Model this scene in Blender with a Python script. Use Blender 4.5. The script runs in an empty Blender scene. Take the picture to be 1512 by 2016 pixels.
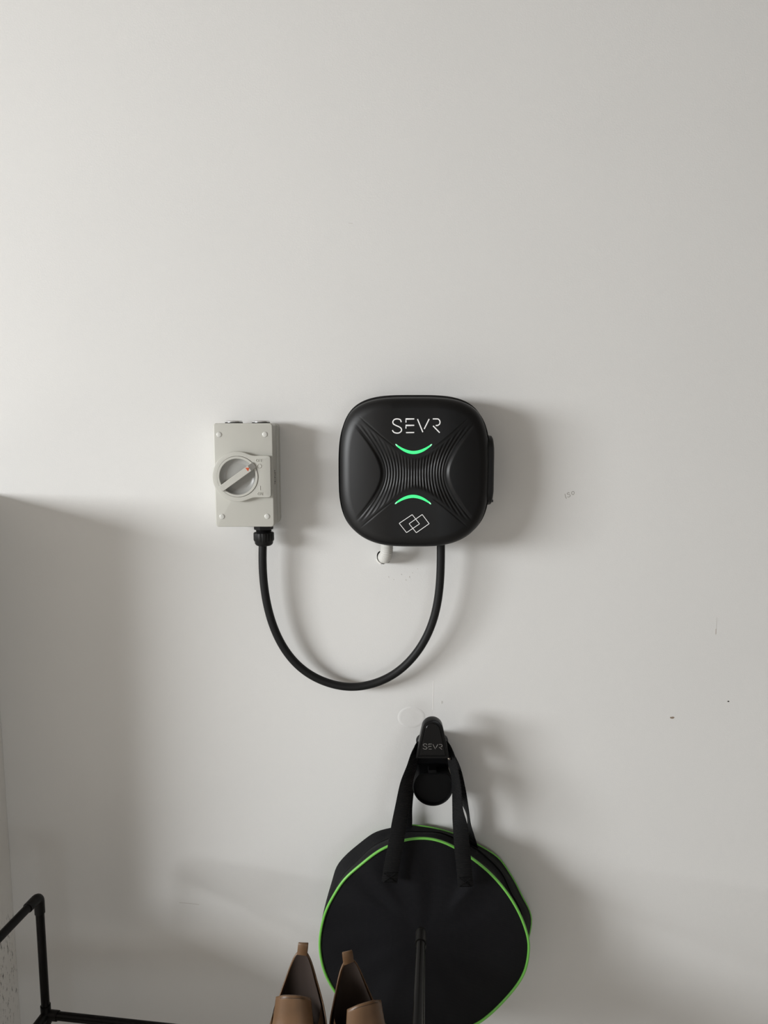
import bpy, bmesh, math, random
import numpy as np
from mathutils import Vector, Matrix, Euler
random.seed(7); rng = np.random.default_rng(7)
PI = math.pi
SC = bpy.context.scene
COL = SC.collection

# ------------------------------------------------------------------ camera
EYE = Vector((0.0, -1.30, 1.50)); PITCH = math.radians(6.65); F = 1400.0
cam_d = bpy.data.cameras.new('camera'); cam = bpy.data.objects.new('camera', cam_d); COL.objects.link(cam)
cam_d.sensor_width = 36.0; cam_d.sensor_fit = 'AUTO'; cam_d.lens = 36.0 * F / 2016.0
cam_d.clip_start = 0.02
cam.location = EYE; cam.rotation_euler = (PI / 2 - PITCH, 0, 0)
SC.camera = cam

# ------------------------------------------------------------------ world, lights, exposure
w = bpy.data.worlds.new('world'); SC.world = w; w.use_nodes = True
w.node_tree.nodes['Background'].inputs[0].default_value = (0.75, 0.85, 1.0, 1)
w.node_tree.nodes['Background'].inputs[1].default_value = 0.3
SC.view_settings.view_transform = 'Standard'
SC.view_settings.look = 'None'
SC.view_settings.gamma = 1.0
SC.view_settings.use_curve_mapping = False
SC.view_settings.exposure = 0.0
SC.cycles.max_bounces = 8; SC.cycles.diffuse_bounces = 5
SC.cycles.use_denoising = True

def area(name, loc, target, sx, sy, power, col):
    l = bpy.data.lights.new(name, 'AREA'); l.shape = 'RECTANGLE'; l.size = sx; l.size_y = sy
    l.energy = power; l.color = col
    o = bpy.data.objects.new(name, l); COL.objects.link(o); o.location = loc
    o.rotation_euler = (Vector(target) - Vector(loc)).to_track_quat('-Z', 'Y').to_euler()
    return o
# daylight through the opening in the far left wall, and an added fill lamp behind the camera to brighten the lower right wall
area('daylight_left_window', (-4.20, -2.75, 1.86), (-3.20, -2.75, 1.06), 2.3, 1.05, 312, (0.97, 0.99, 1.0))
area('front_fill', (1.5, -5.95, 0.9), (1.5, 0.0, 0.5), 1.8, 1.2, 24, (0.92, 0.975, 1.0))

# ------------------------------------------------------------------ helpers
def at(px, py, d):
    """world point seen at photograph pixel (px,py) on the plane d metres in front of the back wall"""
    u = (px - 756.0) / F; v = (py - 1008.0) / F
    c, s = math.cos(PITCH), math.sin(PITCH)
    r = Vector((u, c - v * s, -s - v * c))
    t = (-d - EYE.y) / r.y
    return EYE + r * t

def wloc(o):
    v = Vector((0, 0, 0))
    while o is not None:
        v += o.location; o = o.parent
    return v

def mk(name, verts, faces, mat, parent=None, smooth=35, local=False, origin=None):
    """one mesh object; verts are world coordinates unless local"""
    me = bpy.data.meshes.new(name)
    off = Vector((0, 0, 0))
    if not local:
        if parent is not None: off = wloc(parent)
    V = np.asarray([tuple(v) for v in verts], dtype=float)
    loc = Vector((0, 0, 0))
    if parent is None and origin is not None:
        loc = Vector(origin); off = loc
    V = V - np.array(off)
    me.from_pydata(V.tolist(), [], [list(map(int, f)) for f in faces])
    me.update()
    bm = bmesh.new(); bm.from_mesh(me)
    bmesh.ops.recalc_face_normals(bm, faces=bm.faces)
    bm.to_mesh(me); bm.free()
    if smooth:
        for p in me.polygons: p.use_smooth = True
        me.set_sharp_from_angle(angle=math.radians(smooth))
    me.materials.append(mat)
    o = bpy.data.objects.new(name, me); COL.objects.link(o)
    o.location = loc
    if parent is not None: o.parent = parent
    return o

def thing(name, label, cat, loc, rz=0, group=None):
    o = bpy.data.objects.new(name, None); COL.objects.link(o)
    o.empty_display_size = 0.05
    o.location = loc; o.rotation_euler = (0, 0, rz)
    o['label'] = label; o['category'] = cat
    if group: o['group'] = group
    return o
def tag(o, label, cat, group=None):
    o['label'] = label; o['category'] = cat
    if group: o['group'] = group
    return o
def struct(o): o['kind'] = 'structure'; return o

def box(x0, x1, y0, y1, z0, z1):
    v = [(x, y, z) for x in (x0, x1) for y in (y0, y1) for z in (z0, z1)]
    f = [(0, 1, 3, 2), (4, 6, 7, 5), (0, 4, 5, 1), (2, 3, 7, 6), (0, 2, 6, 4), (1, 5, 7, 3)]
    return v, f
def join(*parts):
    V, Fc = [], []
    for v, f in parts:
        n = len(V); V += [tuple(p) for p in v]; Fc += [tuple(i + n for i in q) for q in f]
    return V, Fc

def loft(rings, cap0=True, cap1=True, closed=True):
    """rings: list of equally long point loops"""
    n = len(rings[0]); V = [tuple(p) for r in rings for p in r]; Fc = []
    m = n if closed else n - 1
    for i in range(len(rings) - 1):
        for j in range(m):
            a = i * n + j; b = i * n + (j + 1) % n
            Fc.append((a, b, b + n, a + n))
    if cap0: Fc.append(tuple(range(n)))
    if cap1: Fc.append(tuple(range((len(rings) - 1) * n, len(rings) * n)))
    return V, Fc

def offset_poly(P, r):
    """inset a CCW 2-D loop by r"""
    P = np.asarray(P, float); n = len(P)
    e = np.roll(P, -1, 0) - P
    e /= np.maximum(np.linalg.norm(e, axis=1, keepdims=True), 1e-9)
    nrm = np.stack([-e[:, 1], e[:, 0]], 1)            # inward for CCW
    a = nrm + np.roll(nrm, 1, 0)
    l2 = np.maximum((a * a).sum(1, keepdims=True), 0.5)
    return P + a * (2.0 / l2) * r

def rprism(poly, d0, d1, bev=0.002, steps=4, back_bev=0.0):
    """rounded prism standing off the wall: poly (x,z) CCW, from depth d0 out to d1 with a rounded front edge"""
    R = []
    if back_bev > 0:
        R.append([(x, -d0, z) for x, z in offset_poly(poly, back_bev)])
        R.append([(x, -(d0 + back_bev), z) for x, z in poly])
    else:
        R.append([(x, -d0, z) for x, z in poly])
    for k in range(steps + 1):
        a = PI / 2 * k / steps
        ins = bev * (1 - math.cos(a)); dd = d1 - bev + bev * math.sin(a)
        R.append([(x, -dd, z) for x, z in offset_poly(poly, ins)])
    return loft(R)

def rrect(x0, x1, z0, z1, r, n=6):
    P = []
    for cx, cz, a0 in ((x1 - r, z0 + r, -PI / 2), (x1 - r, z1 - r, 0), (x0 + r, z1 - r, PI / 2), (x0 + r, z0 + r, PI)):
        for k in range(n + 1):
            a = a0 + PI / 2 * k / n
            P.append((cx + r * math.cos(a), cz + r * math.sin(a)))
    return P

def circle(cx, cz, r, n=48):
    return [(cx + r * math.cos(2 * PI * k / n), cz + r * math.sin(2 * PI * k / n)) for k in range(n)]

def catmull(P, n=10, closed=False):
    P = [np.array(p, float) for p in P]; out = []
    N = len(P)
    rngi = range(N) if closed else range(N - 1)
    for i in rngi:
        p1, p2 = P[i], P[(i + 1) % N]
        p0 = P[i - 1] if (closed or i > 0) else 2 * p1 - p2
        p3 = P[(i + 2) % N] if (closed or i + 2 < N) else 2 * p2 - p1
        for k in range(n):
            t = k / n
            out.append(0.5 * (2 * p1 + (p2 - p0) * t + (2 * p0 - 5 * p1 + 4 * p2 - p3) * t * t + (3 * p1 - p0 - 3 * p2 + p3) * t ** 3))
    if not closed: out.append(P[-1])
    return out

def tube(P, r, n=16, closed=False, caps=True, rfun=None):
    P = [Vector(p) for p in P]; N = len(P)
    T = []
    for i in range(N):
        a = P[(i + 1) % N] if (closed or i + 1 < N) else P[i]
        b = P[i - 1] if (closed or i > 0) else P[i]
        T.append((a - b).normalized())
    ref = Vector((0, 1, 0)) if abs(T[0].y) < 0.9 else Vector((1, 0, 0))
    nx = (ref - T[0] * ref.dot(T[0])).normalized()
    rings = []
    for i in range(N):
        nx = (nx - T[i] * nx.dot(T[i])).normalized(); ny = T[i].cross(nx)
        rr = rfun(i) if rfun else r
        rings.append([P[i] + nx * (rr * math.cos(2 * PI * k / n)) + ny * (rr * math.sin(2 * PI * k / n)) for k in range(n)])
    if closed: rings.append(rings[0])
    return loft(rings, caps and not closed, caps and not closed)

def lathe(profile, origin, axis, n=48):
    """profile: (radius, along-axis) pairs"""
    axis = Vector(axis).normalized()
    ref = Vector((0, 0, 1)) if abs(axis.z) < 0.9 else Vector((1, 0, 0))
    ax = (ref - axis * ref.dot(axis)).normalized(); ay = axis.cross(ax)
    o = Vector(origin)
    rings = [[o + axis * h + ax * (r * math.cos(2 * PI * k / n)) + ay * (r * math.sin(2 * PI * k / n)) for k in range(n)] for r, h in profile]
    return loft(rings)

def stroke(P, wdt, nrm, h=0.0003, n=8):
    """flat raised pen stroke along P lying on a surface with outward normal nrm"""
    P = [Vector(p) for p in P]; N = len(P); nrm = Vector(nrm).normalized(); rings = []
    for i in range(N):
        t = (P[min(i + 1, N - 1)] - P[max(i - 1, 0)]).normalized()
        s = nrm.cross(t).normalized()
        if 0 < i < N - 1:
            t1 = (P[i] - P[i - 1]).normalized(); t2 = (P[i + 1] - P[i]).normalized()
            c = max(0.5, math.cos(t1.angle(t2, 0) / 2))
        else: c = 1
        rings.append([P[i] + s * (wdt / 2 / c * math.cos(2 * PI * k / n)) + nrm * (h * math.sin(2 * PI * k / n)) for k in range(n)])
    return loft(rings)

def ribbon(P, Wd, width, th):
    """webbing strip along P with width direction Wd per point"""
    P = [Vector(p) for p in P]; N = len(P); rings = []
    for i in range(N):
        t = (P[min(i + 1, N - 1)] - P[max(i - 1, 0)]).normalized()
        s = Vector(Wd[i]); s = (s - t * s.dot(t)).normalized(); nn = t.cross(s)
        h = width / 2; q = th / 2; c = q * 0.8
        rings.append([P[i] + s * a + nn * b for a, b in ((-h, -q + c), (-h + c, -q), (h - c, -q), (h, -q + c), (h, q - c), (h - c, q), (-h + c, q), (-h, q - c))])
    return loft(rings)

# ------------------------------------------------------------------ materials
def mat(name, col, rough=0.5, spec=0.5, metal=0.0, bump=None, var=None, coat=0.0, sheen=0.0, emit=None):
    m = bpy.data.materials.new(name); m.use_nodes = True
    nt = m.node_tree; b = nt.nodes['Principled BSDF']
    b.inputs['Base Color'].default_value = (*col, 1)
    b.inputs['Roughness'].default_value = rough
    b.inputs['Metallic'].default_value = metal
    b.inputs['Specular IOR Level'].default_value = spec
    b.inputs['Coat Weight'].default_value = coat
    b.inputs['Sheen Weight'].default_value = sheen
    tc = nt.nodes.new('ShaderNodeTexCoord')
    if var:                                             # colour grain: (scale, amount)
        n = nt.nodes.new('ShaderNodeTexNoise'); n.inputs['Scale'].default_value = var[0]; n.inputs['Detail'].default_value = 5
        nt.links.new(tc.outputs['Object'], n.inputs['Vector'])
        mr = nt.nodes.new('ShaderNodeMapRange'); mr.inputs[1].default_value = 0.3; mr.inputs[2].default_value = 0.7
        mr.inputs[3].default_value = 1 - var[1]; mr.inputs[4].default_value = 1 + var[1]
        nt.links.new(n.outputs['Fac'], mr.inputs[0])
        mx = nt.nodes.new('ShaderNodeMix'); mx.data_type = 'RGBA'; mx.blend_type = 'MULTIPLY'; mx.inputs[0].default_value = 1
        mx.inputs[6].default_value = (*col, 1); nt.links.new(mr.outputs[0], mx.inputs[7])
        nt.links.new(mx.outputs[2], b.inputs['Base Color'])
    if bump:                                            # (scale, strength, distance)
        n = nt.nodes.new('ShaderNodeTexNoise'); n.inputs['Scale'].default_value = bump[0]; n.inputs['Detail'].default_value = 3
        nt.links.new(tc.outputs['Object'], n.inputs['Vector'])
        bp = nt.nodes.new('ShaderNodeBump'); bp.inputs['Strength'].default_value = bump[1]; bp.inputs['Distance'].default_value = bump[2]
        nt.links.new(n.outputs['Fac'], bp.inputs['Height']); nt.links.new(bp.outputs['Normal'], b.inputs['Normal'])
    if emit:
        b.inputs['Emission Color'].default_value = (*emit[0], 1); b.inputs['Emission Strength'].default_value = emit[1]
    return m

def weave(name, col, rough, scale, axis, strength=0.5, dist=0.0006, sheen=0.0):
    """woven cloth: two crossed wave bumps"""
    m = mat(name, col, rough, 0.18, sheen=sheen); nt = m.node_tree; b = nt.nodes['Principled BSDF']
    tc = [n for n in nt.nodes if n.type == 'TEX_COORD'][0]; outs = []
    for ax in axis:
        wv = nt.nodes.new('ShaderNodeTexWave'); wv.bands_direction = ax; wv.inputs['Scale'].default_value = scale
        wv.inputs['Distortion'].default_value = 0.4; nt.links.new(tc.outputs['Object'], wv.inputs['Vector']); outs.append(wv.outputs['Fac'])
    h = outs[0]
    if len(outs) > 1:
        ad = nt.nodes.new('ShaderNodeMath'); ad.operation = 'ADD'
        nt.links.new(outs[0], ad.inputs[0]); nt.links.new(outs[1], ad.inputs[1]); h = ad.outputs[0]
    bp = nt.nodes.new('ShaderNodeBump'); bp.inputs['Strength'].default_value = strength; bp.inputs['Distance'].default_value = dist
    nt.links.new(h, bp.inputs['Height']); nt.links.new(bp.outputs['Normal'], b.inputs['Normal'])
    return m

M_wall = mat('wall_paint', (0.745, 0.74, 0.725), 0.75, 0.25, bump=(420, 0.22, 0.0007), var=(3.0, 0.012))
M_room = mat('room_paint', (0.30, 0.255, 0.21), 0.8, 0.2, bump=(300, 0.1, 0.0006))
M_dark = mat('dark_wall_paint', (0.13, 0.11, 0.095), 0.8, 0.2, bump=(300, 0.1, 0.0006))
M_ceil = mat('ceiling_paint', (0.42, 0.39, 0.36), 0.9, 0.2, bump=(200, 0.1, 0.0006))
M_floor = mat('concrete_floor', (0.54, 0.51, 0.47), 0.7, 0.3, bump=(60, 0.2, 0.002), var=(6, 0.15))
M_mark = mat('pencil_graphite', (0.40, 0.385, 0.36), 0.7)
M_chip = mat('bare_plaster', (0.27, 0.21, 0.15), 0.9)
M_chipw = mat('torn_paint', (0.85, 0.84, 0.80), 0.8)
M_hole = mat('cavity_dark', (0.03, 0.026, 0.022), 0.9)
M_black = mat('black_satin_plastic', (0.0026, 0.0026, 0.0030), 0.42, 0.36, bump=(900, 0.05, 0.0003))
M_blackm = mat('black_matte_plastic', (0.0050, 0.0050, 0.0052), 0.5, 0.28, bump=(700, 0.06, 0.0003))
M_hook = mat('black_gloss_plastic', (0.0028, 0.0028, 0.003), 0.25, 0.26, bump=(700, 0.04, 0.0003))
M_cup = mat('black_rubber', (0.0022, 0.0022, 0.0025), 0.6, 0.12, bump=(500, 0.1, 0.0003))
M_cable = mat('cable_rubber', (0.0058, 0.0058, 0.006), 0.55, 0.28, bump=(300, 0.08, 0.0004))
M_white = mat('white_print', (0.95, 0.95, 0.95), 0.5)
M_greyp = mat('grey_print', (0.22, 0.21, 0.20), 0.5)
M_green = mat('green_light', (0.02, 0.3, 0.1), 0.4, emit=((0.055, 0.86, 0.235), 1.0))
M_greenw = mat('green_light_tip', (0.1, 0.4, 0.2), 0.4, emit=((0.35, 0.95, 0.55), 1.0))
M_iso = mat('grey_polycarbonate', (0.535, 0.53, 0.485), 0.38, 0.45, bump=(500, 0.03, 0.0003))
M_isob = mat('grey_bowl_plastic', (0.34, 0.34, 0.325), 0.3, 0.5)
M_isof = mat('grey_facet_plastic', (0.36, 0.355, 0.33), 0.4, 0.5)
M_isod = mat('dark_grey_letter', (0.16, 0.155, 0.14), 0.5)
M_screw = mat('pale_screw_plastic', (0.62, 0.62, 0.585), 0.25, 0.5)
M_orange = mat('orange_print', (0.60, 0.085, 0.02), 0.5)
M_silver = mat('bright_cap', (0.62, 0.62, 0.62), 0.25, 0.5, metal=0.6)
M_pvc = mat('grey_conduit', (0.60, 0.59, 0.56), 0.45, 0.4)
M_nylon = weave('black_nylon', (0.0038, 0.0038, 0.0052), 0.72, 260, ('X', 'Z'), 0.35, 0.0004, sheen=0.012)
M_gusset = weave('black_nylon_side', (0.0042, 0.0042, 0.0052), 0.68, 260, ('X', 'Z'), 0.35, 0.0004, sheen=0.012)
M_web = weave('black_webbing', (0.0045, 0.0045, 0.0048), 0.7, 105, ('Z',), 0.9, 0.0012, sheen=0.012)
M_lime = mat('lime_piping', (0.16, 0.50, 0.075), 0.38, 0.5)
M_leather = mat('tan_leather', (0.130, 0.070, 0.033), 0.42, 0.45, bump=(160, 0.12, 0.0008), var=(22, 0.18))
M_lining = mat('brown_lining', (0.036, 0.025, 0.020), 0.8, 0.3, bump=(250, 0.1, 0.0005))
M_elastic = mat('brown_elastic', (0.085, 0.045, 0.022), 0.8, 0.2)
M_sole = mat('dark_sole', (0.03, 0.02, 0.014), 0.6)
M_rack = mat('black_powder_coat', (0.0040, 0.0034, 0.0030), 0.26, 0.12, bump=(400, 0.05, 0.0003))
M_rackj = mat('black_joint_plastic', (0.0048, 0.0041, 0.0037), 0.42, 0.16)

# scuffed paint of the low wall on the left: dark rubbed marks with a shape of their own
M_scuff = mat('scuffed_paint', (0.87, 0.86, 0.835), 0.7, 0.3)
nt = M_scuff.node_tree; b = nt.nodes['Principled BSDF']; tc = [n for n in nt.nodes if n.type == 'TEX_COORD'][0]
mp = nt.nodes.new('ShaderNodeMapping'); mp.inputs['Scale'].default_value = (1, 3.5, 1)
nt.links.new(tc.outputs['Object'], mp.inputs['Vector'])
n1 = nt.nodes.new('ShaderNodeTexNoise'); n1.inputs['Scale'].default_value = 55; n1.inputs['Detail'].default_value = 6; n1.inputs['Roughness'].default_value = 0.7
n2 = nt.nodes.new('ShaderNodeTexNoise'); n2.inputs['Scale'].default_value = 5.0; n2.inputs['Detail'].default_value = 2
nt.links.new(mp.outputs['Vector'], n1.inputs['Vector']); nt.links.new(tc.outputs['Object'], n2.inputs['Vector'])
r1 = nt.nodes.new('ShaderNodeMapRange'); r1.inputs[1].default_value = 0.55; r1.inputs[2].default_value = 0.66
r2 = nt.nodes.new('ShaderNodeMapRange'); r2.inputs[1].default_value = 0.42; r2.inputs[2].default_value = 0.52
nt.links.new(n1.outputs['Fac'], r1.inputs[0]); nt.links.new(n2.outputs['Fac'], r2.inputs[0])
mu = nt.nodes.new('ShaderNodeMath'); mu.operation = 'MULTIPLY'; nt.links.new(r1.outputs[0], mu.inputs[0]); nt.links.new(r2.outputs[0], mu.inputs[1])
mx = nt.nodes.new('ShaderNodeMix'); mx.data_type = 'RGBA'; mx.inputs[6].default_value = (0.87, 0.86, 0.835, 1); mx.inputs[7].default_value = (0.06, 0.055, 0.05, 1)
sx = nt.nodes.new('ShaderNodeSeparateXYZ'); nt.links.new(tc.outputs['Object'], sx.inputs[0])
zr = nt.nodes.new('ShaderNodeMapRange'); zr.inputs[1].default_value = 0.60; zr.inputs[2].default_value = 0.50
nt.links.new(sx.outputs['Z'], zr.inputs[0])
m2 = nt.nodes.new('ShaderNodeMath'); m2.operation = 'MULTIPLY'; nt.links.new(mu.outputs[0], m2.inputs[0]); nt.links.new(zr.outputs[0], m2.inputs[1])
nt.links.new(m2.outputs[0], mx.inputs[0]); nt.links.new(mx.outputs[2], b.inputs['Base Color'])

# ------------------------------------------------------------------ room shell
XL, XR, YF, ZC = -4.0, 2.7, -6.0, 2.75
NIB_X, NIB_Y, NIB_Z = -0.730, -0.255, 1.385
hc = at(756, 1096, 0); HR = 0.0135; hs = 0.03
def wall_with_hole():
    V, Fc = [], []
    x0, x1, z0, z1 = XL - 0.15, XR + 0.15, 0.0, ZC
    a, b_, c, d = hc.x - hs, hc.x + hs, hc.z - hs, hc.z + hs
    xs = [x0, a, b_, x1]; zs = [z0, c, d, z1]
    for x in xs:
        for z in zs: V.append((x, 0, z))
    for i in range(3):
        for j in range(3):
            if i == 1 and j == 1: continue
            p = i * 4 + j; Fc.append((p, p + 4, p + 5, p + 1))
    n = 32; s = len(V)
    jag = [HR * (1 + 0.05 * math.sin(5 * k) + 0.03 * math.sin(11 * k + 1)) for k in range(n)]
    for k in range(n):
        an = 2 * PI * k / n; cx, cz = math.cos(an), math.sin(an); m_ = max(abs(cx), abs(cz))
        V.append((hc.x + hs * cx / m_, 0, hc.z + hs * cz / m_))
    for k in range(n): an = 2 * PI * k / n; V.append((hc.x + jag[k] * math.cos(an), 0, hc.z + jag[k] * math.sin(an)))
    for k in range(n): an = 2 * PI * k / n; V.append((hc.x + HR * math.cos(an), 0.05, hc.z + HR * math.sin(an)))
    for k in range(n):
        q = (k + 1) % n
        Fc.append((s + k, s + q, s + n + q, s + n + k)); Fc.append((s + n + k, s + n + q, s + 2 * n + q, s + 2 * n + k))
    Fc.append(tuple(s + 2 * n + k for k in range(n)))
    # outer slab behind
    t = len(V)
    V += [(x0, 0.15, z0), (x1, 0.15, z0), (x1, 0.15, z1), (x0, 0.15, z1)]
    Fc.append((t, t + 3, t + 2, t + 1))
    Fc.append((0, t, t + 1, 12, 8, 4)); Fc.append((3, 7, 11, 15, t + 2, t + 3)); Fc.append((0, 1, 2, 3, t + 3, t)); Fc.append((12, t + 1, t + 2, 15, 14, 13))
    return V, Fc
wall = struct(mk('wall_back', *wall_with_hole(), M_wall))
struct(mk('floor', *box(XL - 0.15, XR + 0.15, YF - 0.15, 0.15, -0.1, 0.0), M_floor))
struct(mk('ceiling', *box(XL - 0.15, XR + 0.15, YF - 0.15, 0.15, ZC, ZC + 0.1), M_ceil))
struct(mk('wall_right', *box(XR, XR + 0.15, YF, -0.001, 0.0, ZC), M_dark))
struct(mk('wall_front', *join(box(XL, XR, YF - 0.15, YF, 0, 0.3), box(XL, XR, YF - 0.15, YF, 1.7, ZC), box(XL, 0.6, YF - 0.15, YF, 0.3, 1.7), box(2.4, XR, YF - 0.15, YF, 0.3, 1.7)), M_room))
struct(mk('wall_side', *join(box(XL - 0.05, XL, YF, 0, 0, 1.3), box(XL - 0.05, XL, YF, 0, 2.4, ZC), box(XL - 0.05, XL, YF, -4.1, 1.3, 2.4), box(XL - 0.05, XL, -1.35, 0, 1.3, 2.4)), M_room))
struct(mk('wall_left', *join(box(NIB_X - 0.11, NIB_X, NIB_Y, -0.0005, 0.66, NIB_Z), box(NIB_X - 0.11, NIB_X, -0.52, -0.0005, 0.0, 0.66)), M_scuff))  # nib with an unseen lower step, added to shade the back wall's lower left

# marks on the back wall (parts of the wall)
NW = (0, -1, 0)
def wp(px, py, d=0.0002): return at(px, py, d)
def zpen(pts, ox, oy, k): return [(ox + x / k, oy + y / k) for x, y in pts]
pen = []
for pts in ([(540, 710), (555, 780), (575, 845), (598, 862)],
            [(690, 690), (665, 665), (635, 675), (612, 705), (630, 725), (680, 735), (715, 755), (705, 795), (665, 815), (618, 808)],
            [(800, 735), (770, 715), (760, 680), (780, 640), (815, 628), (845, 655), (845, 700), (825, 730), (800, 745)]):
    P = [wp(x, y) for x, y in catmull(zpen(pts, 1080, 930, 16.8), 5)]
    pen.append(stroke(P, 0.0011, NW, 0.00012, 6))
mk('pencil_mark', *join(*pen), M_mark, wall)
def blob(px, py, rx, ry, n=14, seed=0):
    c = wp(px, py); r = random.Random(seed)
    P = [(c.x + rx * math.cos(2 * PI * k / n) * r.uniform(0.8, 1.15), c.z + ry * math.sin(2 * PI * k / n) * r.uniform(0.8, 1.15)) for k in range(n)]
    return rprism(P, 0.0, 0.0004, 0.0002, 1)
mk('paint_chip', *blob(1323.5, 1413, 0.0046, 0.0021, seed=1), M_chip, wall)
mk('paint_chip', *blob(1434, 1381, 0.0019, 0.0013, seed=2), M_hole, wall)
mk('paint_chip', *blob(869.5, 1383, 0.0022, 0.0030, seed=5), mat('grey_smudge', (0.63, 0.62, 0.60), 0.8), wall)
mk('scratch', *stroke([wp(1409.5, 1238), wp(1409.3, 1244), wp(1409.2, 1249)], 0.0012, NW, 0.00012, 6), mat('brown_scratch', (0.48, 0.42, 0.37), 0.8), wall)
mk('scratch', *stroke([wp(1411, 1216), wp(1410.5, 1228), wp(1409.8, 1238)], 0.0006, NW, 0.0001, 6), mat('faint_scratch', (0.64, 0.62, 0.595), 0.8), wall)
mk('scratch', *stroke([wp(353, 1777), wp(372, 1778.5), wp(392, 1781)], 0.0012, NW, 0.0001, 6), mat('faint_scuff', (0.60, 0.58, 0.55), 0.8), wall)
mk('scratch', *stroke([wp(686, 439.5), wp(694, 440.5)], 0.0012, NW, 0.0001, 6), mat('faint_dust', (0.66, 0.645, 0.62), 0.8), wall)
mk('scratch', *stroke([wp(853, 1340), wp(852.5, 1370), wp(852, 1398)], 0.0016, NW, 0.00002, 6), M_scuff, wall)
# round filler patch beside the hook: a low plaster ring proud of the paint
pc = wp(810, 1412, 0)
prof = [(0.0245, 0.0), (0.0235, 0.00018), (0.0215, 0.00036), (0.0195, 0.00036), (0.017, 0.0002), (0.012, 0.00015), (0.002, 0.00015)]
V, Fc = lathe(prof, (0, 0, 0), NW, 48)
V = [(pc.x + x * 1.08, y, pc.z + z * 0.86) for x, y, z in [tuple(v) for v in V]]
mk('plaster_patch', V, Fc, M_wall, wall, 60)
chip = [(740.5, 1100), (742.5, 1100), (744.5, 1104), (748, 1107.5), (751, 1109), (749.5, 1111), (745.5, 1108.5), (742, 1105)]
P = [(wp(x, y).x, wp(x, y).z) for x, y in chip][::-1]
mk('torn_paint', *rprism(P, 0.0, 0.0012, 0.0003, 1), M_chipw, wall)
# dust smudges below the conduit
for k, (x, y, rx, ry) in enumerate([(790, 1131, .0012, .0010), (806, 1136, .0010, .0016), (799, 1142, .0016, .0007), (812, 1128, .0013, .0006), (765, 1136, .0008, .0014), (775, 1141, .0012, .0006), (822, 1120, .001, .0006)]):
    mk('dust_fleck', *blob(x, y, rx, ry, 8, 20 + k), bpy.data.materials['faint_scratch'], wall)

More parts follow.
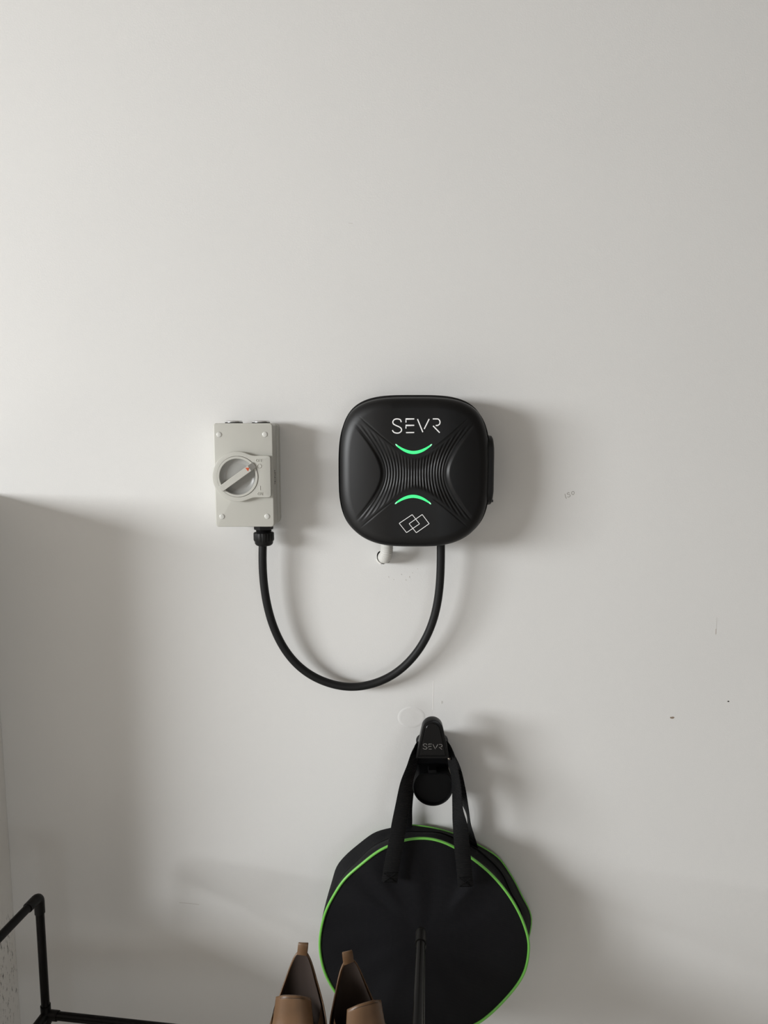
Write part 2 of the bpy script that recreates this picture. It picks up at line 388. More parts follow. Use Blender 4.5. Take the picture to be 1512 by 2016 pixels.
# ------------------------------------------------------------------ EV charger
def make_charger():
    S = 0.1272
    D1 = 0.108
    c = at(816.8, 931.9, 0.106); cx, cz = c.x, c.z; SX, SZ = S * 1.018, S * 0.997
    root = thing('wall_charger', 'black rounded-square wall charger with two glowing green arcs and white lettering', 'charger', (cx, 0, cz))
    def sst(a, b_, x): t = np.clip((x - a) / (b_ - a), 0, 1); return t * t * (3 - 2 * t)
    def NE(t, m_): return 3.25 + 0.25 * np.clip(t / np.maximum(m_, 1e-6), -1, 1)      # rounder lower corners
    def senorm(x, y):
        n_ = NE(y, np.maximum(np.abs(x), np.abs(y)))
        return (np.abs(x) ** n_ + np.abs(y) ** n_) ** (1 / n_)
    def H(x, y):
        """front relief in metres (0 = crown of the front face); x,y in half-widths, y up"""
        x = np.asarray(x, float); y = np.asarray(y, float); ax, ay = np.abs(x), np.abs(y)
        rho = senorm(x, y)
        h = -0.003 * ay ** 2.4 - 0.036 * np.clip(ax - 0.28, 0, 1) ** 1.6
        t = np.clip((rho - 0.85) / 0.15, 0, 1)
        h = h - 0.013 * (1 - np.sqrt(np.maximum(1 - t * t, 0)))
        # raised side panels bounded by hyperbolas; the X shaped valley lies between them
        sd = ax - 0.40 * np.sqrt(1 + (ay / 0.37) ** 2)
        fade = 1 - sst(0.10, 0.62, ay)
        side = sst(0.0, 1.0, sd / (0.010 + 0.050 * fade))
        inside_v = np.sqrt(0.243 ** 2 + (0.98 * ax) ** 2) - ay      # > 0 between the two V curves
        h = h - (1 - side) * 0.0042 * (1 - sst(0.15, 0.66, ay)) * sst(0.0, 0.22, inside_v)
        # fine crease running from the light strips out to the corners
        h = h - 0.0010 * np.exp(-(inside_v / 0.0080) ** 2) * sst(0.20, 0.27, ax) * (1 - sst(0.55, 0.74, ax))
        # fluted ridges
        st = ax / np.sqrt(1 + (ay / 0.42) ** 2)
        reach = np.minimum(0.11 + 1.15 * st, 0.50)
        amp = 0.00058 * sst(0.03, 0.10, inside_v) * (1 - sst(-0.035, -0.010, sd)) * (1 - sst(reach, reach + 0.17, ay))
        return h + amp * (np.cos(2 * PI * st / 0.0362) - 1)
    # grid with dense columns over the flutes
    def axis(n_in, n_out, m_):
        a = np.linspace(-m_, m_, n_in); o = np.linspace(m_, 1, n_out + 1)[1:]
        return np.concatenate([-o[::-1], a, o])
    gs = axis(301, 46, 0.55); gt = axis(161, 46, 0.72)
    s, t = np.meshgrid(gs, gt, indexing='ij')
    m_ = np.maximum(np.abs(s), np.abs(t)); se = senorm(s, t)
    k = np.where(m_ > 1e-9, m_ / np.maximum(se, 1e-9), 1)
    k = 1 + (k - 1) * np.clip((m_ - 0.0) / 1.0, 0, 1) ** 4
    x = s * k; y = t * k
    h = H(x, y)
    V = np.stack([cx + x * SX, -(D1 + h), cz + y * SZ], -1).reshape(-1, 3)
    ni, nj = s.shape; idx = np.arange(ni * nj).reshape(ni, nj)
    Fq = np.stack([idx[:-1, :-1], idx[1:, :-1], idx[1:, 1:], idx[:-1, 1:]], -1).reshape(-1, 4).tolist()
    # boundary loop -> side wall back to the seam
    loop = list(idx[:, 0]) + list(idx[-1, 1:]) + list(idx[-2::-1, -1]) + list(idx[0, -2:0:-1])
    V = V.tolist(); base = len(V)
    for q, dd in ((1.004, D1 - 0.030), (1.004, 0.062), (0.99, 0.0605)):
        for i in loop: V.append((cx + (V[i][0] - cx) * q, -dd, cz + (V[i][2] - cz) * q))
    n = len(loop); rows = [loop] + [list(range(base + r * n, base + (r + 1) * n)) for r in range(3)]
    for a, b_ in zip(rows[:-1], rows[1:]):
        for i in range(n): j = (i + 1) % n; Fq.append((a[i], a[j], b_[j], b_[i]))
    cover = mk('front_cover', V, Fq, M_black, root, 50)
    # rear shell, a little taller than the cover, with a recessed seam
    def se_loop(q, dz=0.0, n=160):
        out = []
        for i in range(n):
            an = 2 * PI * i / n; c_, s_ = math.cos(an), math.sin(an)
            r = 1 / float(senorm(c_, s_))
            out.append((cx + r * c_ * q * SX, cz + r * s_ * q * SZ + dz))
        return out
    rings = []
    for q, dz, dd in ((0.90, 0.006, 0.0), (0.955, 0.0062, 0.006), (0.985, 0.0062, 0.020), (1.0, 0.0058, 0.050), (1.0, 0.0055, 0.0575), (0.985, 0.005, 0.059), (0.985, 0.003, 0.0625)):
        rings.append([(px_, -dd, pz_) for px_, pz_ in se_loop(q, dz)])
    mk('rear_shell', *loft(rings), M_blackm, root, 40)
    # ---- lettering and lights lie on the cover's relief
    sc = 4.2
    def on(zx, zy, lift=0.0003):
        X = (zx / sc + 640 - 816.8) / 148.3 * S / SX; Y = -(zy / sc + 750 - 931.9) / 148.3 * S / SZ
        return Vector((cx + X * SX, -(D1 + float(H(X, Y)) + lift), cz + Y * SZ))
    letters = []
    def let(pts, smooth=True):
        P = catmull(pts, 6) if smooth else pts
        letters.append(stroke([on(a, b_) for a, b_ in P], 9.5 / sc / 148.3 * S, NW, 0.0003, 8))
    let([(630, 346), (622, 327), (598, 320), (574, 325), (562, 342), (566, 360), (585, 372), (610, 383), (629, 397), (631, 416), (616, 431), (594, 435), (570, 428), (557, 411)])
    let([(668, 349), (668, 321), (735, 320)], False); let([(668, 398), (668, 373), (735, 372)], False); let([(668, 431), (735, 430)], False)
    let([(762, 321), (806, 427)], False); let([(857, 321), (817, 402)], False)
    let([(886, 320), (910, 320), (932, 322), (945, 340), (942, 362), (925, 373), (910, 373)]); let([(889, 376), (943, 431)], False)
    for q in ((0, 1), (1, 4), (4, 6), (6, 8)): mk('letter', *join(*letters[q[0]:q[1]]), M_white, cover)
    emb = []
    for R_ in ([(615, 1178), (722, 1105), (783, 1183), (676, 1256)], [(697, 1181), (805, 1104), (863, 1181), (757, 1257)]):
        for i in range(4):
            a, b_ = R_[i], R_[(i + 1) % 4]
            emb.append(stroke([on(a[0] + (b_[0] - a[0]) * q, a[1] + (b_[1] - a[1]) * q) for q in (0, .25, .5, .75, 1)], 5.5 / sc / 148.3 * S, NW, 0.0003, 8))
    mk('emblem', *join(*emb), M_white, cover)
    # light strips (crop scale 10.08 from 740,860)
    def on2(zx, zy, lift): return on((zx / 10.08 + 740 - 640) * sc, (zy / 10.08 + 860 - 750) * sc, lift)
    for ends, mid, th_mid in (((388, 1105, 152, 154), (752, 314), 62), ((382, 1096, 1326, 1331), (738, 1178), 62)):
        xa, xb, ya, yb = ends; n = 40; V, Fc = [], []
        up = 1 if mid[1] > ya else -1
        for i in range(n + 1):
            q = i / n; xx = xa + (xb - xa) * q; e = 2 * q - 1
            yend = ya + (yb - ya) * q
            # rounded hyperbola between end and vertex
            prof_ = abs(e) ** 1.9
            yy = mid[1] + (yend - mid[1]) * prof_
            slope = 1.0 + 0.28 * abs(e)
            th = (24 + (th_mid - 24) * (1 - abs(e) ** 1.6)) * slope
            if abs(e) > 0.985: th *= 0.5
            for a_, lf in ((-0.5, 0.0002), (-0.36, 0.0008), (0.36, 0.0008), (0.5, 0.0002)):
                V.append(on2(xx, yy + a_ * th, lf))
        for i in range(n):
            for j in range(3): p = i * 4 + j; Fc.append((p, p + 4, p + 5, p + 1))
        st_ = mk('light_strip', V, Fc, M_green, cover)
        st_.data.materials.append(M_greenw)
        for p in st_.data.polygons:
            if p.index // 3 in (0, 1, n - 2, n - 1): p.material_index = 1
    # socket on the right hand side
    x1 = cx + S - 0.0085
    zt = at(968, 857, 0.045).z; zb = at(968, 992, 0.045).z; zc = (zt + zb) / 2; hh = (zt - zb) / 2
    rings = []
    P = rrect(-0.036, 0.036, -hh, hh, 0.022, 8)
    for q, xx in ((1.0, x1 - 0.012), (1.0, x1 + 0.012), (0.985, x1 + 0.0155), (0.93, x1 + 0.0175), (0.8, x1 + 0.019), (0.5, x1 + 0.020)):
        rings.append([(xx, -0.045 + a * q, zc + b_ * q) for a, b_ in P])
    sk = mk('socket_cover', *loft(rings), M_blackm, root, 30)
    zl = at(970, 985, 0.06).z
    mk('latch', *box(x1 + 0.010, x1 + 0.0205, -0.062, -0.050, zl - 0.003, zl + 0.001), M_black, sk, 0)
    return root, cx, cz, S
charger, CHX, CHZ, CHS = make_charger()

# ------------------------------------------------------------------ isolator switch
DI = 0.062
def make_isolator():
    x0 = at(421.8, 935, DI).x; x1 = at(538.3, 935, DI).x; zt = at(478, 833, DI).z; zb = at(482, 1037.3, DI).z
    root = thing('isolator_switch', 'pale grey isolator box with round rotary switch turned to off', 'switch', ((x0 + x1) / 2, 0, zb))
    e = 0.0015
    mk('base', *rprism(rrect(x0 - 0.0005, x1 + 0.0032, zb, zt, 0.009), 0.0, 0.0205, 0.001, 2), M_iso, root)
    # cover: slightly drafted, seam above the base
    V, Fc = [], []
    R = []
    P = rrect(x0, x1, zb, zt, 0.0055)
    for ins, dd in ((0.0012, 0.0200), (0.0012, 0.0215), (0.0, 0.0218), (0.0, DI - 0.002), (0.0004, DI - 0.0008), (0.0012, DI - 0.0002), (0.002, DI)):
        R.append([(x, -dd, z) for x, z in offset_poly(P, ins)])
    cov = mk('cover', *loft(R), M_iso, root)
    for sx, sy in ((431.3, 855.5), (521.5, 855.2), (437.2, 1017), (526, 1016.7)):
        c = at(sx, sy, DI)
        sc_ = mk('screw', *lathe([(0.0048, -0.0005), (0.0048, 0.0003), (0.0043, 0.0008), (0.0031, 0.0012), (0.0016, 0.0014), (0.0004, 0.0015)], (c.x, -DI, c.z), NW, 24), M_screw, root, 60)
    # blanking plugs on top
    for a, b_ in ((443.3, 477.8), (496.2, 531.5)):
        pa, pb = at(a, 831, 0.033), at(b_, 831, 0.033); r = (pb.x - pa.x) / 2; mx_ = (pa.x + pb.x) / 2
        pl = mk('blanking_plug', *lathe([(r * 0.9, 0.0010), (r * 0.985, 0.0014), (r * 0.985, 0.0026), (r * 0.93, 0.0040), (r * 0.80, 0.0047), (0.001, 0.0050)], (mx_, -0.033, zt), (0, 0, 1), 40), M_silver, root)
        mk('seal', *lathe([(r, 0.0), (r, 0.0016), (r * 0.8, 0.0018)], (mx_, -0.033, zt), (0, 0, 1), 40), M_cup, pl)
    # dial housing (star shaped about the dial centre)
    D2 = DI + 0.010
    c = at(467.8, 938.5, D2); k = (at(568, 938.5, D2).x - at(468, 938.5, D2).x) / 100     # metres per photo pixel
    def sdf(x, y):
        d1 = math.hypot(x + 0.6 * k, y) - 49.4 * k
        qx = abs(x - 36 * k) - (29.0 - 5) * k; qy = abs(y) - (41.2 - 5) * k
        d2 = math.hypot(max(qx, 0), max(qy, 0)) + min(max(qx, qy), 0) - 5 * k
        kk = 5 * k; h = max(kk - abs(d1 - d2), 0) / kk
        return min(d1, d2) - h * h * kk * 0.25
    N = 160; out = []
    for i in range(N):
        an = 2 * PI * i / N; lo, hi = 0.0, 90 * k
        for _ in range(40):
            mid = (lo + hi) / 2
            if sdf(mid * math.cos(an), mid * math.sin(an)) < 0: lo = mid
            else: hi = mid
        out.append((c.x + lo * math.cos(an), c.z + lo * math.sin(an)))
    rh = 40.8 * k
    rings = [[(x, -(DI - 0.0005), z) for x, z in out], [(x, -(D2 - 0.0012), z) for x, z in out], [(x, -(D2 - 0.0003), z) for x, z in offset_poly(out, 0.0004)], [(x, -D2, z) for x, z in offset_poly(out, 0.0012)]]
    cr = circle(c.x, c.z, rh, N)
    rings += [[(x, -D2, z) for x, z in cr], [(x, -(DI + 0.001), z) for x, z in cr]]
    hs_ = mk('dial_housing', *loft(rings, False, False), M_iso, root, 40)
    # rotating dial: rim, bowl, bar handle
    ri = 35.5 * k; ro = 40.2 * k
    prof = [(ro, -0.008), (ro, 0.0006), (ro - 0.0006, 0.0012), (ri + 0.0006, 0.0012), (ri, 0.0006), (ri - 0.0012, -0.005), (ri - 0.004, -0.0075), (ri * 0.6, -0.0085), (0.001, -0.0088)]
    dial = mk('dial', *lathe(prof, (c.x, -D2, c.z), NW, 96), M_iso, root, 40)
    for p in dial.data.polygons:
        if p.index // 96 >= 4: p.material_index = 1
    dial.data.materials.append(M_isob)
    a0 = at(434.4, 963.0, D2 + 0.006); a1 = at(499.5, 916, D2 + 0.006)
    ux = Vector((a1.x - a0.x, 0, a1.z - a0.z)); L = ux.length; ux.normalize(); uz = Vector((-ux.z, 0, ux.x)); hw = 6.2 * k
    o = Vector((a0.x, 0, a0.z))
    top = D2 + 0.0065; fl = L - 0.009
    def bar(l, s_, d): q = o + ux * l + uz * s_; return (q.x, -d, q.z)
    # section along the length: (distance, depth of top)
    prof_ = [(0.0, D2 - 0.008), (0.0, top - 0.001), (0.0008, top), (fl, top), (fl + 0.0006, top - 0.0004), (L + 0.001, top - 0.0042), (L + 0.001, D2 - 0.0085)]
    V = []
    for s_ in (-hw, hw):
        for l, d in prof_: V.append(bar(l, s_, d))
    n = len(prof_); Fc = [tuple(range(n)), tuple(range(2 * n - 1, n - 1, -1))] + [(i, (i + 1) % n, n + (i + 1) % n, n + i) for i in range(n)]
    hd = mk('handle', V, Fc, M_iso, dial, 20)
    bv = hd.modifiers.new('bevel', 'BEVEL'); bv.width = 0.0005; bv.segments = 2
    hd.data.materials.append(M_isof)
    for p in hd.data.polygons:
        if p.center[1] + wloc(hd).y < -(D2) and abs(p.normal.y) > 0.3 and abs(p.normal.y) < 0.95: p.material_index = 1
    tri = [at(x / 6.722 + 400, y / 6.722 + 800, top) for x, y in ((557, 814), (611, 812), (594, 861))]
    mk('pointer_mark', *rprism([(p.x, p.z) for p in tri][::-1], top - 0.0001, top + 0.0003, 0.0001, 1), M_orange, hd, 0)
    # raised lettering on the housing (crop scale 18.33 from 490,880)
    def q(zx, zy): return at(zx / 18.33 + 490, zy / 18.33 + 880, D2 + 0.0001)
    ems = []
    def em(pts, sm=False, wd=0.00085):
        P = catmull(pts, 6) if sm else pts
        ems.append(stroke([q(a, b_) for a, b_ in P], wd, NW, 0.0007, 8))
    def oval(cx_, cy_, rx, ry): return [(cx_ + rx * math.cos(2 * PI * i / 16), cy_ + ry * math.sin(2 * PI * i / 16)) for i in range(17)]
    em(oval(290, 485, 34, 44))
    for fx in (355, 430): em([(fx + 65, 440), (fx, 440), (fx, 530)]); em([(fx, 482), (fx + 50, 482)])
    em(oval(375, 690, 72, 76), wd=0.0009)
    em([(395, 1405), (400, 1555)], wd=0.0018)
    em(oval(350, 1690, 34, 44)); em([(420, 1735), (420, 1645), (490, 1735), (490, 1640)])
    for q in ((0, 1), (1, 3), (3, 5), (5, 6), (6, 7), (7, 8), (8, 9)): mk('raised_letter', *join(*ems[q[0]:q[1]]), M_iso, hs_)
    # raised maker's word on the right side face, reading upwards
    word = []
    def sd(u, v_): return Vector((x1 + 0.0002, -(0.046 + v_), u))
    za = at(541, 953, 0.043).z; zb_ = at(541, 921, 0.043).z; st_ = (zb_ - za) / 7.6; hgt = 0.0075
    G = {'T': [[(0, 1), (.7, 1)], [(.35, 1), (.35, 0)]], 'R': [[(0, 0), (0, 1), (.6, 1), (.6, .5), (0, .5)], [(.3, .5), (.65, 0)]], 'I': [[(.3, 0), (.3, 1)]],
         'P': [[(0, 0), (0, 1), (.6, 1), (.6, .5), (0, .5)]], 'A': [[(0, 0), (.35, 1), (.7, 0)], [(.15, .4), (.55, .4)]], 'C': [[(.65, .9), (.3, 1), (0, .6), (0, .4), (.3, 0), (.65, .1)]]}
    for i, ch in enumerate('TRIPACT'):
        word = []
        for ln in G[ch]:
            word.append(stroke([sd(za + (i + a * 0.85) * st_, -hgt / 2 + b_ * hgt) for a, b_ in ln], 0.0012, (1, 0, 0), 0.0004, 6))
        mk('raised_letter', *join(*word), M_isod, cov)
    # cable gland
    gx = at(519.3, 1050, 0.036).x; kz = lambda py: at(519, py, 0.036).z; kr = (at(569, 1050, 0.036).x - at(519, 1050, 0.036).x) / 50
    def ngon(r, n, z, ph=0): return [(gx + r * math.cos(2 * PI * i / n + ph), -0.036 + r * math.sin(2 * PI * i / n + ph), z) for i in range(n)]
    z0, z1 = zb, kz(1043)
    gl = mk('cable_gland', *loft([ngon(19.0 * kr, 6, z0 + 0.0005, 0.3), ngon(19.2 * kr, 6, z0 - 0.001, 0.3), ngon(18.8 * kr, 6, z1 + 0.0012, 0.3), ngon(16 * kr, 6, z1, 0.3)]), M_blackm, root, 25)
    th = []
    zz = z1 + 0.001
    pr = []
    i = 0
    while zz > kz(1053): pr.append((15.6 * kr if i % 2 == 0 else 14.0 * kr, zz)); zz -= 0.0013; i += 1
    mk('thread', *loft([ngon(r, 40, z) for r, z in pr]), M_blackm, gl, 20)
    # fluted dome nut
    def flute(r, z, amp, n=96):
        o_ = []
        for i in range(n):
            an = 2 * PI * i / n; f = abs(math.sin(an * 6 + 0.4)); rr = r - amp * (1 - min(1, f * 2.2))
            o_.append((gx + rr * math.cos(an), -0.036 + rr * math.sin(an), z))
        return o_
    R = [flute(15.5 * kr, kz(1047.5), 0), flute(19.3 * kr, kz(1048.2), .0006), flute(20 * kr, kz(1050), .001), flute(20 * kr, kz(1062.5), .001), flute(18.6 * kr, kz(1065), .0006), flute(18.0 * kr, kz(1066), 0), flute(17.8 * kr, kz(1069), 0), flute(16 * kr, kz(1072), 0), flute(13 * kr, kz(1073.8), 0), flute(8.6 * kr, kz(1074.5), 0)]
    mk('gland_nut', *loft(R), M_blackm, gl, 30)
    return gx, kz(1070)
GX, GZ = make_isolator()

# ------------------------------------------------------------------ cable between them
pts = [(517.5, 1068, .036), (516.7, 1085, .036), (516, 1122.8, .035), (519.7, 1175.5, .033), (532.8, 1228, .031), (550.8, 1270, .029), (577, 1306, .027), (605, 1328, .026), (635.5, 1343.6, .025),
       (669, 1352.5, .025), (696.7, 1354.7, .025), (724, 1351, .026), (757.8, 1340.5, .027), (785.5, 1324, .029), (813, 1299, .032), (838, 1264, .035), (855, 1225.5, .039), (864.7, 1181, .042), (867.5, 1136.7, .045), (868, 1103, .046), (868, 1075, .047), (868, 1040, .047)]
P = np.array(catmull([tuple(at(*p)) for p in pts], 6))
for _ in range(60): P[1:-1] = 0.5 * P[1:-1] + 0.25 * (P[:-2] + P[2:])
P = [tuple(p) for p in P]
cab = mk('power_cable', *tube(P, 0.0074, 20), M_cable, None, 60, origin=at(696.7, 1354.7, .025))
tag(cab, 'thick black cable hanging in a U loop from grey box to black charger', 'cable')

# ------------------------------------------------------------------ corrugated conduit out of the wall
ctr = [tuple(at(755.5, 1096.5, -0.045)), tuple(at(755.8, 1096.5, -0.01)), tuple(at(756.3, 1097, 0.012)), tuple(at(758.5, 1096, 0.026)), tuple(at(760.8, 1087, 0.036)), tuple(at(761.6, 1074, 0.0385)), tuple(at(761.9, 1058, 0.039)), tuple(at(762, 1040, 0.039))]
P = catmull(ctr, 60)
L = [0.0]
for a, b_ in zip(P[:-1], P[1:]): L.append(L[-1] + float(np.linalg.norm(b_ - a)))
con = mk('conduit', *tube(P, 0.011, 28, rfun=lambda i: 0.0111 + 0.00035 * math.cos(2 * PI * L[i] / 0.0027)), M_pvc, None, 60, origin=at(756.3, 1097, 0.012))
tag(con, 'short grey corrugated conduit bending out of the wall below the black charger', 'pipe')

# ------------------------------------------------------------------ plug holster hook
def make_hook():
    o = at(852, 1500, 0)
    root = thing('cable_hook', 'black plastic wall hook with round plug holder, holding the bag straps', 'hook', (o.x, 0, o.z))
    g = lambda px, py, d: at(px, py, d)
    # back plate
    x0, x1 = g(826, 1500, .014).x, g(881, 1500, .014).x; zt, zb = g(852, 1455, .014).z, g(852, 1562, .014).z
    mk('back_plate', *rprism(rrect(x0, x1, zb, zt, 0.018, 8), 0.0, 0.014, 0.003), M_blackm, root)
    # saddle arm
    xa, xb = g(827, 1470, .05).x, g(876, 1470, .05).x; z1, z0 = g(852, 1456, .05).z, g(852, 1477, .05).z
    w_ = (xb - xa) / 2; mx_ = (xa + xb) / 2
    P = [(xa, z0), (xb, z0)] + [(mx_ + w_ * math.cos(PI * i / 16), z1 - w_ * 0.55 + w_ * 0.55 * math.sin(PI * i / 16)) for i in range(17)]
    mk('arm', *rprism(P, 0.010, 0.0735, 0.0005, 1), M_cup, root, 40)
    xs0, xs1 = g(823, 1505, .045).x, g(885, 1505, .045).x
    mk('neck', *rprism(rrect(xs0, xs1, g(852, 1530, .030).z, g(852, 1470, .030).z, 0.006), 0.008, 0.030, 0.003), M_cup, root)
    # front tongue, tapered with a rounded head and a recessed face
    D0, D1 = 0.0725, 0.092
    hc_ = g(852, 1438.5, D1); hr = 21.0 * (g(871, 1437, D1).x - g(851, 1437, D1).x) / 20
    bl, br, zb = g(818.2, 1491, D1).x, g(885.8, 1491, D1).x, g(851, 1493.5, D1).z
    P = [(bl, zb), (br, zb)]
    sl = math.atan2((br - bl) / 2 - hr, hc_.z - zb)
    for i in range(25):
        a = sl + (PI - 2 * sl) * i / 24
        P.append((hc_.x + hr * math.cos(a), hc_.z + hr * math.sin(a)))
    R = [[(x, -D0, z) for x, z in offset_poly(P, 0.001)], [(x, -(D0 + 0.001), z) for x, z in P], [(x, -(D1 - 0.0015), z) for x, z in P], [(x, -(D1 - 0.0004), z) for x, z in offset_poly(P, 0.0006)], [(x, -D1, z) for x, z in offset_poly(P, 0.0016)],
         [(x, -D1, z) for x, z in offset_poly(P, 0.0038)], [(x, -(D1 - 0.0012), z) for x, z in offset_poly(P, 0.0046)], [(x, -(D1 - 0.0012), z) for x, z in offset_poly(P, 0.0056)], [(x, -(D1 - 0.0003), z) for x, z in offset_poly(P, 0.0066)]]
    tg = mk('tongue', *loft(R), M_hook, root, 30)
    # lettering (crop scale 6.3 from 740,1380)
    lt = []
    def let(pts, sm=True):
        Q = catmull(pts, 5) if sm else pts
        lt.append(stroke([g(x / 6.3 + 740, y / 6.3 + 1380, D1 + 0.0001 - 0.0003) for x, y in Q], 0.00085, NW, 0.0003, 6))
    let([(634, 548), (628, 535), (610, 531), (592, 537), (588, 549), (598, 560), (618, 568), (633, 577), (634, 588), (622, 597), (606, 598), (590, 593), (585, 584)])
    let([(655, 547), (655, 534), (694, 534)], False); let([(655, 576), (655, 563), (690, 563)], False); let([(655, 597), (692, 597)], False)
    let([(708, 538), (738, 596)], False); let([(768, 539), (746, 580)], False)
    let([(782, 540), (800, 539), (815, 542), (822, 553), (818, 566), (803, 571)]); let([(785, 573), (820, 602)], False)
    for q in ((0, 1), (1, 4), (4, 6), (6, 8)): mk('letter', *join(*lt[q[0]:q[1]]), M_greyp, tg)
    # plug holder: round cup with a flat top
    c = g(852.7, 1549.0, 0.072); r = 40.3 * (g(892, 1552, .072).x - g(852, 1552, .072).x) / 40
    ztop = g(852, 1521, .072).z - c.z
    N = 96; out = []
    for i in range(N):
        an = 2 * PI * i / N
        x, z = r * math.cos(an), r * math.sin(an)
        if z > ztop: # soft flat top
            z = ztop - 0.0006 * (x / r) ** 2 * 4 
        out.append((c.x + x, c.z + z))
    for _ in range(1):
        A = np.array(out); A = 0.5 * A + 0.25 * (np.roll(A, 1, 0) + np.roll(A, -1, 0)); out = [tuple(q) for q in A]
    R = [[(x, -0.012, z) for x, z in offset_poly(out, 0.004)], [(x, -0.070, z) for x, z in out], [(x, -0.0725, z) for x, z in offset_poly(out, 0.0006)], [(x, -0.0735, z) for x, z in offset_poly(out, 0.0018)], [(x, -0.0728, z) for x, z in offset_poly(out, 0.0030)], [(x, -0.0665, z) for x, z in offset_poly(out, 0.0040)]]
    cup = mk('plug_holder', *loft(R), M_cup, root, 40)
    ta = g(843, 1514, .068); tb = g(859.5, 1523, .068)
    mk('release_tab', *rprism(rrect(ta.x, tb.x, tb.z, ta.z, 0.002), 0.055, 0.0725, 0.0012, 2), M_cup, cup)
    s_ = g(884.5, 1494, .080)
    mk('screw', *lathe([(0.0028, -0.010), (0.0028, 0.0), (0.0016, 0.0012), (0.0004, 0.0016)], tuple(s_), NW, 16), mat('dull_steel', (0.20, 0.17, 0.14), 0.4, metal=0.8), root)
make_hook()

# ------------------------------------------------------------------ round cable bag hanging from the hook
def polar_ring(pts, c, N):
    P = np.array(catmull(pts, 12, True)); dx, dy = P[:, 0] - c[0], -(P[:, 1] - c[1])
    an = np.arctan2(dy, dx); r = np.hypot(dx, dy); o_ = np.argsort(an); an, r = an[o_], r[o_]
    th = -PI + 2 * PI * np.arange(N) / N
    rr = np.interp(th, np.concatenate([an - 2 * PI, an, an + 2 * PI]), np.concatenate([r, r, r]))
    for _ in range(2): rr = 0.5 * rr + 0.25 * (np.roll(rr, 1) + np.roll(rr, -1))
    return th, np.stack([c[0] + rr * np.cos(th), c[1] - rr * np.sin(th)], 1)
BC = (836, 1843); NB = 160
front_px = [(838, 1650), (868, 1656), (895, 1668), (928.6, 1689), (965, 1719), (997, 1755.6), (1022, 1797), (1036.5, 1835), (1041, 1863.5), (1035, 1905), (1019, 1936.5), (990, 1971), (962, 1998), (936, 2016), (890, 2034), (840, 2038), (790, 2030), (748, 2012), (708, 1992), (678, 1972), (658.7, 1950), (641, 1917.5), (632.2, 1885.7), (629.6, 1857), (632.5, 1828.6), (641.5, 1793.7), (657.5, 1762), (679, 1730), (711, 1701.6), (739.7, 1679), (762, 1666.7), (800, 1653)]
rear_px = [(803, 1624), (854, 1630), (895, 1642), (936.5, 1661), (965, 1677), (986, 1693), (1012, 1733), (1028, 1765), (1046, 1803), (1041, 1845), (1026, 1890), (1004, 1925), (970, 1960), (930, 1984), (880, 1998), (830, 2002), (780, 1996), (730, 1980), (690, 1954), (662, 1920), (644, 1880), (634, 1845), (633, 1816), (643, 1771), (656, 1727), (662, 1706), (681, 1683), (707, 1661), (737.5, 1638.5), (769, 1630)]
th, fr = polar_ring(front_px, BC, NB); _, rr_ = polar_ring(rear_px, BC, NB)
fd = 0.104 - 0.014 * np.sin(th) + 0.004 * np.sin(3 * th + 1)
FR = np.array([tuple(at(p[0], p[1], d)) for p, d in zip(fr, fd)])
RR = np.array([tuple(at(p[0], p[1], 0.0135)) for p in rr_])
bag = thing('cable_bag', 'round black carry bag with lime green piping hanging from the wall hook', 'bag', tuple(at(836, 2030, 0.06)))
# front panel
cpt = np.array(tuple(at(836, 1843, 0.118)))
def front_surface(q, i):
    """q: 0 centre .. 1 rim"""
    p = cpt + (FR[i] - cpt) * q
    a = th[i]
    wr = 0.0030 * math.sin(7 * a + 2.2 * q + 0.6) * q ** 2 * (1 - q) * 4 * (0.5 + 0.5 * math.sin(a)) + 0.0018 * math.sin(13 * a - 3 * q) * q ** 3 * (1 - q) * 5
    wr += 0.004 * math.exp(-((a - 2.25) / 0.10) ** 2) * math.sin(PI * min(1, max(0, (q - 0.35) / 0.65))) - 0.003 * math.exp(-((a - 2.45) / 0.07) ** 2) * math.sin(PI * min(1, max(0, (q - 0.4) / 0.6)))
    wr += 0.004 * math.exp(-((a - 0.85) / 0.09) ** 2) * math.sin(PI * min(1, max(0, (q - 0.4) / 0.6)))
    bul = 0.006 * (1 - q * q) * 1.0
    p = p.copy(); p[1] -= bul + wr
    return p
NQ = 30
rings = [[front_surface(max(1 - j / NQ, 0.004), i) for i in range(NB)] for j in range(NQ + 1)]
mk('front_panel', *loft(rings, False, True), M_nylon, bag, 80)
# gusset with a slack fold
NG = 14; rings = []
for j in range(NG + 1):
    t = j / NG; ring = []
    for i in range(NB):
        p = FR[i] * (1 - t) + RR[i] * t
        out = p - np.array([cpt[0], p[1], cpt[2]]); out[1] = 0; out /= np.linalg.norm(out)
        sag = -0.007 * math.sin(PI * t) * (0.7 + 0.5 * math.sin(3 * th[i] + 1.2)) + 0.0035 * math.sin(2 * PI * t * 1.5 + 2 * th[i]) * math.sin(PI * t) + 0.0012 * math.sin(17 * th[i] + 5 * t) * math.sin(PI * t)
        ring.append(p + out * sag)
    rings.append(ring)
gus = mk('side_panel', *loft(rings, False, False), M_gusset, bag, 80)
